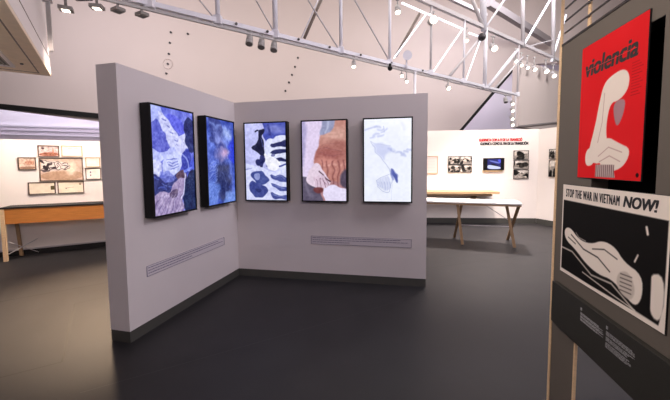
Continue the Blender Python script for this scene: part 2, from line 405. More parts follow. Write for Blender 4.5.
def pic3():
    c = Canvas(110, 196, (196, 198, 248)); c.noise(4, 10, 8); D = (34, 40, 92); c.warp(7, .035, 9)
    c.poly([(.46, -.1), (1.1, -.1), (1.1, .24), (.75, .24), (.55, .28), (.46, .18)], (64, 76, 172)); c.ell(.76, .08, .24, .06, (122, 130, 206), soft=1)
    c.line([(.6, .02), (.66, .16)], .03, (44, 52, 130), .8, .04)
    c.poly([(.5, .25), (.7, .19), (1.1, .14), (1.1, .6), (.55, .6), (.46, .4)], (222, 226, 254), smooth=1)
    c.poly([(.3, .08), (.46, .05), (.5, .1), (.42, .16), (.47, .26), (.44, .3), (.5, .38), (.46, .44), (.2, .36), (.18, .32), (.3, .24), (.34, .14)], (16, 18, 50), smooth=1)
    c.line([(.3, .09), (.24, .105)], .015, (30, 32, 70)); c.line([(.4, .2), (.42, .3)], .01, (84, 90, 150), .8)
    c.poly([(.34, .4), (.48, .42), (.44, .6), (.36, .58)], (38, 42, 96)); c.poly([(.24, .48), (.44, .46), (.42, .55), (.26, .53)], (36, 40, 94)); c.line([(.5, .42), (.52, .56)], .02, (120, 126, 190), .8)
    for y, h in ((.27, .03), (.36, .03), (.485, .02)):
        c.poly([(.6, y), (.8, y-.035), (1.1, y-.03), (1.1, y+h), (.84, y+h-.01), (.68, y+h+.015)], D, smooth=1)
    c.poly([(.44, .36), (.62, .42), (.86, .5), (.82, .6), (.5, .6)], (244, 244, 255)); c.ell(.67, .41, .05, .02, (110, 112, 160))
    c.poly([(-.1, .54), (.2, .52), (.5, .6), (.7, .62), (1.1, .56), (1.1, 1.1), (-.1, 1.1)], (214, 218, 254), smooth=1)
    c.poly([(.1, .66), (.3, .6), (.56, .68), (.6, .77), (.36, .82), (.2, .74)], (66, 78, 146)); c.poly([(.2, .65), (.36, .63), (.34, .74), (.22, .72)], (146, 156, 212))
    c.poly([(.08, .76), (.28, .77), (.56, .86), (.5, .95), (.24, 1.0), (.08, .9)], (60, 70, 140)); c.poly([(.2, .84), (.4, .88), (.3, .93)], (40, 48, 110))
    for y in (.66, .79, .91): c.poly([(.6, y-.02), (.8, y+.02), (1.1, y+.03), (1.1, y+.09), (.78, y+.08), (.64, y+.05)], (70, 80, 150), smooth=1); c.line([(.7, y+.02), (.95, y+.05)], .012, (130, 140, 200), .8)
    c.line([(.82, .555), (1.1, .53)], .02, (66, 76, 150)); c.line([(-.05, .6), (.16, .58)], .012, (150, 156, 214), .8)
    return c.unwarp().noise(26, 14, 9).noise(12, 10, 10)
def pic4():
    c = Canvas(110, 196, (176, 128, 132)); c.noise(4, 10, 11); c.warp(7, .03, 12)
    c.poly([(.4, -.1), (1.1, -.1), (1.1, .64), (.9, .76), (.6, .76), (.3, .62), (.2, .44), (.4, .3), (.5, .1)], (184, 124, 114), soft=.04, smooth=1)
    c.ell(.75, .16, .34, .11, (210, 162, 150), soft=1.2); c.ell(.6, .42, .34, .08, (160, 94, 90), soft=1.2); c.ell(.55, .5, .2, .05, (202, 136, 126), soft=1); c.ell(.85, .3, .2, .06, (168, 108, 100), soft=1)
    for k in range(5):
        x = .46+.12*k; c.line([(x, .5), (x+.02, .62), (x-.01, .8)], .014, (116, 60, 64), .7, .03); c.line([(x+.055, .52), (x+.07, .7)], .03, (204, 140, 132), .6, .05); c.ell(x+.06, .55, .035, .015, (214, 156, 146), soft=1)
    c.line([(.3, .36), (.5, .335), (.9, .38)], .006, (132, 80, 84), .7); c.line([(.42, .4), (.7, .43), (.98, .41)], .006, (132, 80, 84), .6); c.line([(.4, .3), (.7, .28), (.98, .31)], .005, (150, 96, 94), .6)
    c.poly([(-.1, -.1), (.54, -.1), (.44, .2), (.27, .46), (.26, .66), (.1, .76), (-.1, .7)], (226, 210, 240), soft=.04, smooth=1)
    c.poly([(-.1, -.1), (.1, -.1), (.07, .55), (-.1, .6)], (176, 166, 208), soft=.06, smooth=1)
    c.poly([(.48, -.1), (.8, -.1), (.7, .12), (.56, .17), (.4, .17)], (150, 154, 188), soft=.03, smooth=1); c.line([(.6, 0), (.56, .14)], .02, (190, 194, 220), .7, .03)
    c.poly([(-.1, .68), (.2, .7), (.4, .84), (.5, 1.1), (-.1, 1.1)], (92, 84, 106), soft=.03, smooth=1); c.line([(.06, .78), (.2, .95)], .03, (122, 114, 138), .7, .05)
    c.poly([(.18, .6), (.34, .5), (.5, .62), (.66, .77), (.5, .86), (.24, .84), (.04, .74)], (228, 208, 226), soft=.02)
    c.line([(.4, .63), (.52, .71), (.62, .76)], .018, (76, 42, 60), .9); c.line([(.4, .72), (.55, .8)], .012, (104, 70, 90), .8)
    for k in range(4): c.line([(.28+.07*k, .7), (.33+.09*k, .86)], .03, (216, 190, 210), .9, .02); c.line([(.315+.07*k, .72), (.365+.09*k, .86)], .007, (126, 88, 108), .85)
    c.poly([(.26, .84), (.52, .84), (.46, .92), (.24, .9)], (112, 58, 62), soft=.03)
    c.poly([(.44, .87), (.66, .78), (1.1, .88), (1.1, 1.1), (.6, 1.1)], (230, 222, 248), soft=.02, smooth=1)
    c.poly([(.9, .6), (1.1, .6), (1.1, .88), (.86, .82)], (84, 72, 92), soft=.05)
    return c.unwarp().noise(26, 10, 12)
def pic5():
    c = Canvas(110, 196, (238, 242, 255)); c.noise(3, 4, 13); c.warp(8, .03, 14); q = (178, 186, 228)
    for x, y in ((.02, .13), (.16, .11), (.24, .1), (.3, .13), (.38, .15), (.22, .19), (.32, .21), (.14, .22)):
        c.line([(x, y), (x+.11, y-.015)], .018, q, .7, .04)
    c.line([(.42, .08), (.44, .16)], .01, q, .6); c.line([(.8, .06), (.86, .11)], .03, (210, 214, 242), .5, .06)
    c.poly([(.12, .27), (.5, .31), (.64, .38), (.46, .42), (.44, .52), (.3, .42)], (206, 212, 244), soft=.07)
    c.line([(.12, .28), (.3, .42), (.56, .64)], .006, (170, 178, 218), .8, .012); c.line([(.14, .28), (.56, .33)], .005, (180, 186, 222), .7, .012)
    for x, y in ((.5, .36), (.58, .37), (.7, .4), (.78, .42), (.86, .4), (.92, .38), (.8, .44)):
        c.line([(x, y), (x+.08, y+.01)], .018, (160, 170, 220), .6, .04)
    c.poly([(.54, .6), (.62, .62), (.74, .72), (.72, .79), (.62, .7)], (78, 92, 170), soft=.03); c.line([(.6, .64), (.6, .72)], .015, (104, 116, 190), .8, .03)
    for k in range(6):
        x = .27+.05*k; c.line([(x, .74-.008*k), (x+.02, .85-.01*abs(k-3))], .022, (206, 212, 240), .9, .03); c.line([(x+.025, .76), (x+.04, .85-.01*abs(k-3))], .004, (138, 150, 204), .8)
    c.line([(.24, .73), (.4, .7), (.56, .67)], .004, (160, 168, 212)); c.line([(.24, .73), (.28, .83), (.4, .88), (.54, .87), (.58, .76), (.58, .7)], .004, (150, 160, 208))
    c.line([(.6, .72), (.58, .98)], .003, (196, 202, 230), .8)
    return c.unwarp().noise(20, 4, 14)
SHh, SW, SD = 1.25*S, .7206*S, .1371*S; SZ = 1.9136*S
labels = [('portrait screen nearest the free end of the left wing, blue and violet collage', -1.2081*S-SW, f1, pic1),
          ('narrow-looking portrait screen beside the inner corner, hazy dark blue picture', -.2466*S-SW, f1, pic2),
          ('portrait screen right of the inner corner, dark upright shape on pale blue', .2213*S, f2, pic3),
          ('middle screen of the right wing, showing reddish brown and white hands', 1.1703*S, f2, pic4),
          ('portrait screen nearest the right end, almost white with faint pale drawing', 2.1262*S, f2, pic5)]
for lb, x, fr, fn in labels:
    t = tag(empty('wall_screen', world(fr, (x+SW/2, 0, SZ-SHh/2)), fr[1]), lb, 'screen', 'portrait screens on the partition')
    h = SW/2; b = .017
    MB().box((-h+.02, -SD*.55, .02), (h-.02, 0, SHh-.02)).done('rear_housing', M['bezel'], t, bevel=.003)
    bz = MB()
    bz.box((-h, -SD, 0), (h, -.012, b)); bz.box((-h, -SD, SHh-b), (h, -.012, SHh))
    bz.box((-h, -SD, b), (-h+b, -.012, SHh-b)); bz.box((h-b, -SD, b), (h, -.012, SHh-b))
    bz.done('bezel', M['bezel'], t)
    fn().mesh('display', -h+b, b, SW-2*b, SHh-2*b, M['screen'], t, y=-SD+.006)

# caption strips fixed on the wings
def strip(fr, pts, label, nlines, seed, last):
    (x0, z0), (x1, z1) = [loc_px(fr, *p) for p in (pts[0], pts[3])]
    (x2, z2), (x3, z3) = [loc_px(fr, *p) for p in (pts[1], pts[2])]
    xa = (x0+x1)/2; xb = (x2+x3)/2; zt = (z0+z2)/2; zb = (z1+z3)/2
    t = tag(empty('caption_strip', world(fr, (xa, 0, zb)), fr[1]), label, 'caption'); wd = xb-xa; ht = zt-zb
    MB().box((0, -.004, 0), (wd, 0, ht)).done('backing', M['captbg'], t)
    e = MB(); e.box((0, -.006, 0), (wd, -.004, .003)); e.box((0, -.006, ht-.003), (wd, -.004, ht)); e.box((0, -.006, 0), (.005, -.004, ht)); e.box((wd-.005, -.006, 0), (wd, -.004, ht))
    e.done('border', M['capt'], t)
    rng = random.Random(seed); l = MB()
    for k in range(nlines):
        z = ht-(k+.8)*ht/(nlines+.9); x = .02; end = wd*(last if k == nlines-1 else (.97 if k else .9))
        while x < end:
            w_ = rng.uniform(.015, .06); l.box((x, -.0055, z-.003), (min(x+w_, end), -.004, z+.003)); x += w_+.006
    l.done('lettering', M['capt'], t)
strip(f1, [(146.1, 265.3), (224, 237.9), (224, 244.8), (146.7, 276.8)], 'long slim caption strip low on the left wing of the partition', 3, 1, .5)
strip(f2, [(310.8, 234.9), (411.5, 240.2), (411.5, 248.3), (311.6, 243.3)], 'long slim caption strip low on the right wing under the screens', 3, 2, .4)

# ------------------------------------------------------------------ back gallery wall and its pictures
A = at_z(427, 222.8, 0); B = at_z(536, 223.5, 0); B2 = at_z(556.5, 227.3, 0)
db = (B-A).normalized(); rzb = math.atan2(db.y, db.x); lb = (B-A).length
fb = (A, rzb); TOP = 2.49
bwall = struct(MB().box((-3.2, 0, 0), (lb, .15, TOP)).done('wall_back', M['white'], loc=A, rz=rzb))
struct(MB().box((-3.2, -.012, 0), (lb-.01, 0, .14)).done('baseboard_back', M['base'], loc=A, rz=rzb))
dc = (B2-B).normalized(); rzc = math.atan2(dc.y, dc.x); fc = (B, rzc)
struct(MB().box((0, 0, 0), (2.6, .15, TOP-.01)).done('wall_side', M['white'], loc=B, rz=rzc))
struct(MB().box((.01, -.012, 0), (2.6, 0, .14)).done('baseboard_side', M['base'], loc=B, rz=rzc))

def frame_on(fr, box, name, label, cat, group, cv, fm, b=.018, d=.03, paper='paper'):
    x0, z1 = loc_px(fr, box[0], box[1]); x1, z0 = loc_px(fr, box[2], box[3]); wd = x1-x0; ht = z1-z0
    t = tag(empty(name, world(fr, (x0, 0, z0)), fr[1]), label, cat, group)
    e = MB(); e.box((0, -d, 0), (wd, 0, b)); e.box((0, -d, ht-b), (wd, 0, ht)); e.box((0, -d, b), (b, 0, ht-b)); e.box((wd-b, -d, b), (wd, 0, ht-b))
    e.done('frame', M[fm], t)
    MB().box((b, -d*.5, b), (wd-b, 0, ht-b)).done('backboard', M[fm], t)
    cv.mesh('picture', b, b, wd-2*b, ht-2*b, M[paper], t, y=-d*.5-.002)
    return t, wd, ht
def bwphoto(seed, dark=.5, sepia=(1, .95, .9)):
    c = Canvas(44, 34, (150*sepia[0], 150*sepia[1], 150*sepia[2])); rng = random.Random(seed)
    c.poly([(0, 0), (1, 0), (1, .35), (0, .4)], (205, 198, 190))
    for k in range(9):
        x, y = rng.random(), .25+.75*rng.random(); g = rng.choice((18, 30, 50, 190, 215) if rng.random() > dark else (14, 22, 34))
        c.ell(x, y, rng.uniform(.06, .2), rng.uniform(.08, .3), (g, g*.94, g*.88), rng.uniform(-.6, .6), .3)
    return c.noise(8, 30, seed).noise(20, 20, seed+3)
GB = 'black and white photographs on the back wall'
for k, (bx, lbl) in enumerate((((448, 156.2, 459.3, 164.2), 'upper left print in the block of four photographs on the back wall'),
                               ((460, 156.2, 471.6, 164.2), 'upper right print in the block of four photographs on the back wall'),
                               ((448, 164.8, 459.3, 172.2), 'very dark lower left print in the block of four photographs'),
                               ((460, 164.8, 471.6, 172.2), 'lower right print in the block of four photographs on the back wall'))):
    frame_on(fb, bx, 'photo_print', lbl, 'photograph', GB, bwphoto(20+k, (.3, .4, .9, .3)[k]), 'ink', b=.006)
for k, (bx, lbl) in enumerate((((513.6, 150.6, 528.2, 159.4), 'topmost print of the column of three photographs on the back wall'),
                               ((513.6, 160.2, 528.2, 169), 'middle print of the column of three photographs on the back wall'),
                               ((513.4, 169.8, 528, 178.7), 'lowest print of the column of three photographs on the back wall'))):
    frame_on(fb, bx, 'photo_print', lbl, 'photograph', GB, bwphoto(30+k, .45), 'ink', b=.006)
frame_on(fc, (550, 149.3, 559.5, 158.6), 'photo_print', 'upper photograph on the angled wall beside the poster stand', 'photograph', GB, bwphoto(41, .3), 'ink', b=.006)
frame_on(fc, (549.8, 159.8, 559.5, 177), 'photo_print', 'lower tall photograph on the angled wall beside the poster stand', 'photograph', GB, bwphoto(42, .3), 'ink', b=.006)
c = Canvas(40, 60, (226, 212, 206)); [c.line([(.2, .12+.09*k), (.85, .12+.09*k)], .015, (196, 180, 176), .7, .03) for k in range(9)]
frame_on(fb, (421, 156.2, 437.6, 173.5), 'framed_sheet', 'pale framed sheet on the back wall just past the partition', 'picture', None, c, 'framel', b=.014)
# small video screen
x0, z1 = loc_px(fb, 483.2, 158.2); x1, z0 = loc_px(fb, 503.2, 170)
t = tag(empty('video_screen', world(fb, (x0, 0, z0)), rzb), 'small black video screen on the back wall showing blue and white', 'screen'); wd = x1-x0; ht = z1-z0
MB().box((0, -.06, 0), (wd, 0, ht)).done('casing', M['bezel'], t, bevel=.004)
c = Canvas(70, 50, (40, 44, 120)); c.poly([(0, .55), (.5, .65), (1, .8), (1, 1), (0, 1)], (220, 226, 255)); c.poly([(.1, .1), (.9, .3), (.95, .5), (.2, .25)], (120, 130, 220)); c.poly([(.2, .4), (.6, .5), (.9, .72), (.4, .66)], (20, 20, 40)); c.poly([(.7, .1), (1, 0), (1, .5)], (90, 96, 236))
c.mesh('display', .09, .025, wd-.18, ht-.05, M['screen'], t, y=-.0615)
MB().box((-.02, -.05, -.035), (wd-.04, -.001, -.008)).done('shelf', M['oak'], t)
# heading lettered on the wall
def heading(body, px, m, label):
    x0, z1 = loc_px(fb, px[0], px[1]); x1, z0 = loc_px(fb, px[2], px[3])
    o = text_mesh('wall_lettering', body, m, None, 0, 0, x1-x0, z1-z0, y=-.004, bold=.07)
    o.location = world(fb, (x0, 0, z0)); o.rotation_euler.z = rzb
    tag(o, label, 'lettering')
heading('GUERNICA COM A FI DE LA TRANSICIÓ', (479.2, 138.2, 522, 140.9), M['redtext'], 'upper line of small red capital lettering on the back wall')
heading('GUERNICA COMO EL FIN DE LA TRANSICIÓN', (480.4, 141.9, 528, 144.6), M['ink'], 'lower line of small black capital lettering on the back wall')

# shelf table on the back wall
x0, _ = loc_px(fb, 427, 191); x1, _ = loc_px(fb, 499.5, 193)
t = tag(empty('display_counter', world(fb, (x1-.24, 0, 0)), rzb), 'long oak-edged counter fixed along the back wall behind the trestle table', 'counter')
MB().box((-3.6, -.62, .84), (0, -.005, .90)).done('counter_edge', M['oak'], t, bevel=.004)
MB().box((-3.57, -.59, .9), (-.03, -.02, .905)).done('counter_top', M['oak'], t)
MB().box((-3.5, -.58, .79), (-.16, -.01, .84)).done('under_frame', M['leg'], t)
for x in (-3.3, -1.9, -.5): MB().prism([Vector((x, -.4, .77)), Vector((x, -.01, .77)), Vector((x, -.01, .5))], (.03, 0, 0)).done('bracket', M['leg'], t)

# trestle table
NR = at_z(522.4, 205.0, .84); NL = at_z(428, 202, .84); dt = (NR-NL).normalized(); rzt = math.atan2(dt.y, dt.x)
ft = (Vector((NR.x, NR.y, 0)), rzt)
t = tag(empty('trestle_table', ft[0], rzt), 'long white-topped table on crossed wooden trestle legs before the back wall', 'table')
MB().box((-3.2, 0, .835), (0, .68, .86)).done('tabletop', M['top'], t, bevel=.003)
MB().box((-3.19, .01, .80), (-.01, .67, .835)).done('apron', M['leg'], t)
def wl(p): return local(ft, p)
def leg(foot, top, zt=.8, r=.03):
    F_ = wl(at_z(*foot, 0)); T_ = wl(at_z(*top, zt)); T_.y = max(.06, min(.62, T_.y))
    d = (T_-F_).normalized()
    MB().bar(F_+Vector((0, 0, .012)), T_, .05, .035, (1, 0, 0)).done('leg', M['leg'], t)
    return F_, T_
la = leg((514.5, 248), (506.6, 205.5)); lb_ = leg((507.5, 240), (518.8, 206))
lc = leg((462.4, 245), (457.5, 205)); ld = leg((454.3, 237.5), (461.5, 205))
for sh in (-1.6,):
    for F_, T_ in (lc, ld):
        MB().bar(F_+Vector((sh*.6, 0, .012)), T_+Vector((sh*.6, 0, 0)), .05, .035, (1, 0, 0)).done('leg', M['leg'], t)
pa = (la[0]+la[1])/2; pb = (lc[0]+lc[1])/2
MB().tube(pa, pb, .008, 8).done('cross_wire', M['steel_g'], t)
MB().tube(pa+Vector((0, 0, .1)), Vector((pa.x-.45, pa.y, .8)), .006, 8).done('cross_wire', M['steel_g'], t)

# ------------------------------------------------------------------ left photo gallery
A = at_z(-60, 263.3, 0); A = at_z(0, 257, 0); B = at_z(104, 246, 0); dp = (B-A).normalized(); rzp = math.atan2(dp.y, dp.x); fp = (A, rzp)
x_, ztop = loc_px(fp, 50, 140.2)
struct(MB().box((-3.5, 0, 0), (5.2, .15, ztop)).done('wall_photo', M['white'], loc=A, rz=rzp))
struct(MB().box((-3.5, -.012, 0), (5.2, 0, .09)).done('baseboard_photo', M['basedark'], loc=A, rz=rzp))
struct(MB().box((-3.5, -.03, .09), (5.2, 0, .115)).done('trim_7', M['steel_g'], loc=A, rz=rzp))
def doc(seed, bg=(232, 222, 212)):
    c = Canvas(60, 36, bg); c.noise(6, 8, seed); return c
GP = 'framed pictures on the left gallery wall'
c1 = doc(1, (214, 188, 170)); c1.poly([(.3, .3), (.9, .2), (.95, .6), (.4, .6)], (178, 120, 96), soft=.1, al=.8).noise(12, 30, 3); c1.poly([(0, .8), (1, .75), (1, 1), (0, 1)], (150, 118, 98))
c2 = doc(2, (206, 180, 176)); c2.poly([(.1, .15), (.25, .1), (.3, .3), (.15, .35)], (80, 66, 72)); c2.poly([(0, .7), (.6, .6), (1, .7), (1, 1), (0, 1)], (150, 96, 76)).noise(14, 30, 4); c2.poly([(.7, .2), (.76, .2), (.76, .8), (.7, .8)], (190, 120, 90))
c3 = doc(3, (236, 224, 212)); c3.line([(.3, .25), (.5, .25)], .02, (170, 160, 160)); c3.line([(.6, .25), (.8, .25)], .02, (190, 180, 176))
c4 = Canvas(110, 66, (200, 176, 158)); c4.noise(5, 10, 5); c4.poly([(0, .62), (1, .55), (1, 1), (0, 1)], (178, 146, 122)); c4.ell(.72, .45, .12, .3, (222, 206, 188), soft=.9)
c4.poly([(.02, .08), (.34, .12), (.7, .22), (.7, .5), (.3, .55), (.02, .58)], (214, 204, 196))
c4.warp(12, .05, 6)
for k, (x, y, a_) in enumerate(((.06, .2, .9), (.13, .42, .3), (.22, .25, -.5), (.3, .46, .2), (.1, .5, 0), (.2, .4, 1.2))): c4.ell(x, y, .06, .06, (52, 42, 46), a_, .3)
for p_ in ([(.02, .1), (.3, .14), (.68, .24), (.68, .5), (.3, .54), (.02, .56)], [(.34, .14), (.3, .54)], [(.36, .5), (.44, .24), (.5, .46)], [(.52, .3), (.62, .34), (.58, .5)], [(.24, .12), (.2, .54)]): c4.line(p_, .012, (84, 72, 74), .9)
c4.unwarp().noise(24, 12, 9)
c5 = doc(6, (234, 220, 198)); c5.poly([(.84, .3), (.99, .3), (.99, .68), (.84, .68)], (92, 84, 54), smooth=0)
c6 = doc(7, (234, 220, 198)); c6.ell(.88, .22, .05, .07, (120, 90, 60)); c6.line([(.25, .55), (.6, .5)], .01, (170, 150, 130)); c6.ell(.3, .6, .03, .05, (150, 140, 130))
c7 = doc(8, (238, 228, 216)); c8 = doc(9, (238, 228, 218)); c8.ell(.3, .35, .05, .09, (120, 110, 120)); c8.ell(.3, .65, .05, .09, (140, 120, 130))
for bx, cv, lbl, fm in (((18, 157.3, 36.8, 169.6), c1, 'small framed picture at the far left of the photo group', 'frame'),
                        ((37.8, 145.3, 59.7, 156.8), c2, 'framed colour picture in the top row, above the largest photo', 'frame'),
                        ((61.2, 145.5, 82.8, 156.6), c3, 'pale framed sheet in the top row, above the largest photo', 'framel'),
                        ((38.9, 157.8, 83.9, 180.3), c4, 'largest framed photo in the middle of the group on the left wall', 'frame'),
                        ((28.2, 182.4, 56.2, 193.7), c5, 'framed cream sheet with a dark square, lower left of the group', 'frame'),
                        ((57.5, 181.4, 84.6, 192.7), c6, 'framed cream sheet with a dark corner spot, lower right of the group', 'frame'),
                        ((85.3, 157.3, 100.5, 167.1), c7, 'pale framed sheet right of the largest photo, upper of two', 'framel'),
                        ((85.3, 168, 101.5, 179.3), c8, 'framed sheet with two grey spots right of the largest photo, lower of two', 'frame')):
    frame_on(fp, bx, 'framed_picture', lbl, 'picture', GP, cv, fm, b=.014)
# thin hanging cable
A_ = on_plane(61, 144, fp[0]+Vector((0, -.05, 0)), dp.xy); B_ = on_plane(61, 127, fp[0]+Vector((0, -.05, 0)), dp.xy)
# display table on the left
NL = at_z(4, 208.6, .91); NR = at_z(102, 204.0, .91); dt = (NR-NL).normalized(); rzt = math.atan2(dt.y, dt.x); ft = (Vector((NL.x, NL.y, 0)), rzt)
t = tag(empty('display_table', ft[0], rzt), 'long orange wood display table along the left photo wall', 'table')
LT = 3.4
MB().box((-.06, -.01, .90), (LT, .42, .925)).done('table_top', M['basedark'], t)
MB().box((0, 0, .64), (LT-.04, .03, .90)).done('apron', M['orange'], t)
MB().box((0, .38, .64), (LT-.04, .41, .90)).done('apron', M['orange'], t)
MB().box((0, .03, .66), (.03, .38, .90)).done('end_panel', M['orange'], t)
MB().box((LT-.07, .03, .66), (LT-.04, .38, .90)).done('end_panel', M['orange'], t)
for x, y in ((-.06, -.005), (LT-.04, -.005)): MB().box((x, y, 0), (x+.055, y+.05, .90)).done('leg', M['ply'], t, bevel=.004)
for x in (.0, LT-.12):
    MB().bar(Vector((x+.06, .34, .01)), Vector((x-.02+.05, .32, .64)), .045, .04, (1, 0, 0)).done('leg', M['leg'], t)
for x in (.0,):
    MB().tube((x, .02, .12), (x+.3, .34, .30), .008, 8).done('cross_wire', M['steel_g'], t)
    MB().tube((x, .02, .34), (x+.3, .34, .05), .006, 8).done('cross_wire', M['steel_g'], t)

# ------------------------------------------------------------------ casing hanging at top left
Cn = at_z(51.5, 76.5, 3.0); e1 = Vector((-math.sin(math.radians(34.7)), math.cos(math.radians(34.7)), 0)); e2 = Vector((math.cos(math.radians(34.7)), math.sin(math.radians(34.7)), 0))
# local x = e2 (towards the right), y = e1 (away); the visible corner is the far right one
rzh = math.radians(34.7)
t = tag(empty('ventilation_unit', Cn, rzh), 'large white casing with cream underside hanging at top left', 'ventilation unit')
MB().prism([Vector(p) for p in ((-2.4, 0, .05), (0, 0, .05), (-.07, 0, 1.7), (-2.4, 0, 1.7))], (0, -3.2, 0)).done('casing', M['hvac'], t)
MB().box((-2.4, -3.2, 0), (0, 0, .05)).done('underside', M['hvacply'], t, bevel=.006)
g = MB()
g.box((-2.25, -3.1, -.004), (-.12, -3.085, 0)); g.box((-2.25, -.165, -.004), (-.12, -.15, 0)); g.box((-.135, -3.1, -.004), (-.12, -.15, 0))
g.done('seam', M['brown'], t)
g = MB(); g.box((-1.9, -2.6, -.02), (-.34, -2.56, 0)); g.box((-1.9, -.44, -.02), (-.34, -.40, 0)); g.box((-.38, -2.6, -.02), (-.34, -.40, 0)); g.box((-1.9, -2.6, -.02), (-1.86, -.40, 0))
gr = g.done('grille', M['hvac'], t)
g = MB()
for k in range(34): g.box((-1.86+.044*k, -2.56, -.012), (-1.842+.044*k, -.44, -.002))
g.done('slats', M['grille'], gr)
MB().box((-1.86, -2.56, -.003), (-.38, -.44, -.0005)).done('grille_recess', M['basedark'], gr)
MB().prism([Vector(p) for p in ((-.012, -3.2, .28), (-.012, 0, .28), (-.0125, 0, .292), (-.0125, -3.2, .292))], (.006, 0, 0)).done('seam', M['brown'], t)
MB().tube((-.24, -.62, 0), (-.24, -.62, -.015), .018, 12).done('sensor', M['bolt'], t)
MB().box((.02, -.35, .30), (.07, -.28, 1.7)).done('conduit', M['lampb'], t)
MB().box((-.02, -.42, 1.0), (.10, -.28, 1.16)).done('bracket', M['hvac'], t)

# ------------------------------------------------------------------ roof truss
gd = Vector((.8085, .5885, 0)); ZB, ZT, ZL = 3.9, 5.6, 5.37
PA = at_z(415, 69.5, ZB); PA.z = 0
def TA(x, y, back=0):
    n = Vector((-gd.y, gd.x, 0))*back
    return on_plane(x, y, PA+n, gd.xy)
def along(x, z):        # point of the truss plane seen at column x, at height z
    lo, hi = -200, 500
    for _ in range(40):
        m_ = (lo+hi)/2
        if TA(x, m_).z > z: lo = m_
        else: hi = m_
    return TA(x, (lo+hi)/2)
tr = tag(empty('roof_truss', (PA.x, PA.y, 0)), 'long white steel roof truss crossing above the partition', 'truss')
def T(p): return Vector(p)-tr.location
def member(name, p, q, r, m='steel', par=tr): return MB().tube(T(p), T(q), r, 10).done(name, M[m], par)
A = along(-60, ZB); B = along(517.5, ZB); nb = Vector((-gd.y, gd.x, 0))
MB().bar(T(A), T(B), .07, .07).done('bottom_chord', M['steel'], tr)
MB().bar(T(A+nb*.22+Vector((0, 0, .02))), T(B+nb*.22+Vector((0, 0, .02))), .06, .05).done('bottom_chord', M['steel_g'], tr)
MB().bar(T(A+Vector((0, 0, -.085))), T(along(440, ZB)+Vector((0, 0, -.085))), .035, .035).done('light_track', M['lampb'], tr)
A = along(300, ZT); B = along(640, ZT); MB().bar(T(A), T(B), .10, .09).done('top_chord', M['steel_g'], tr)
for x in (60, 150, 218, 275.5, 341, 389.7, 430.6, 463.5, 484.6, 517.3):
    b = along(x, ZB); r = {389.7: .034, 484.6: .055, 341: .036, 275.5: .045, 218: .036}.get(x, .03)
    member('post', b, Vector((b.x, b.y, ZT)), r, 'steel' if x not in (430.6, 517.3) else 'steel_g')
    n_ = MB(); n_.box(tuple(T(b)-Vector((.06, .05, .06))), tuple(T(b)+Vector((.06, .05, .08)))); n_.done('node_plate', M['steel'], tr, bevel=.01)
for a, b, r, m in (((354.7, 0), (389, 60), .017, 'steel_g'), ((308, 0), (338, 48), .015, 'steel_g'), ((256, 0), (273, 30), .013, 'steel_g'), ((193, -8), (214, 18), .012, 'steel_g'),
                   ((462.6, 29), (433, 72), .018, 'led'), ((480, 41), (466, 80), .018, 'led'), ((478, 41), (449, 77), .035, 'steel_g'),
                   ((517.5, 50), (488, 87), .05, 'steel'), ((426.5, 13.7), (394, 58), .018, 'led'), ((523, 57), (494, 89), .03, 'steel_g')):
    member('diagonal', TA(*a), TA(*b), r, m)  # some diagonals emit, in place of lamplight falling on white steel
member('brown_channel', TA(419.5, 14, .1), TA(396, 56, .1), .035, 'brown')
member('brown_channel', TA(325, -9, .1), TA(304.5, 38, .1), .028, 'brown')
member('brown_channel', TA(322, -9, .12), TA(301.5, 38, .12), .012, 'steel')
member('light_strip', TA(402, 3), TA(426.5, 13.7), .026, 'led'); member('light_strip', TA(428, 14), TA(462.6, 29), .026, 'led'); member('light_strip', TA(469, 33), TA(479, 36.5), .026, 'led')  # chord pieces made to glow as if strongly lit by the lamps
# upper tier
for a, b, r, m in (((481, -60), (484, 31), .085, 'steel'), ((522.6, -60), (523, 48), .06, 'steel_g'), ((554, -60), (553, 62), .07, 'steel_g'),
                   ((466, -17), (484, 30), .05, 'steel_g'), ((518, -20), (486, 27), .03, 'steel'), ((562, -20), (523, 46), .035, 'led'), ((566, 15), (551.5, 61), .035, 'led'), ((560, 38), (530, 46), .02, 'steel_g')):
    member('upper_strut', TA(*a), TA(*b), r, m)  # two struts emit too, in place of lamplight on them
MB().ball(T(TA(482, 37, -.1)), .11).done('node_joint', M['bolt'], tr)
for x in list(range(235, 440, 31)):
    b = along(x, ZB)-nb*.05; MB().tube(T(b), T(b-nb*.02), .022, 8).done('bolt', M['bolt'], tr)
p = along(415, ZB); member('drop_rod', p, Vector((p.x, p.y, 2.2)), .035)
MB().bar(T(TA(488, 3, 1.2)), T(TA(552, 43, 1.2)), .26, .2).done('upper_beam', M['duct'], tr)
MB().bar(T(TA(420, -16, 1.0)), T(TA(486, 15, 1.0)), .12, .1).done('upper_beam', M['steel_g'], tr)
# sheer white bay wall to the right of the truss end
A = TA(519, 97, .25); B = TA(640, 97, .25)
struct(MB().prism([Vector((A.x, A.y, 2.9)), Vector((B.x, B.y, 2.9)), Vector((B.x, B.y, ZT+.1)), Vector((A.x, A.y, ZT-.35))], nb*.25).done('wall_bay', M['hall']))
struct(MB().bar(TA(519, 126, .2), TA(600, 118, .2), .05, .05).done('trim_8', M['duct']))
A = TA(505, 132.5, .15); B = TA(600, 127.5, .15)
struct(MB().bar(A, B, .12, .12).done('trim_9', M['black']))

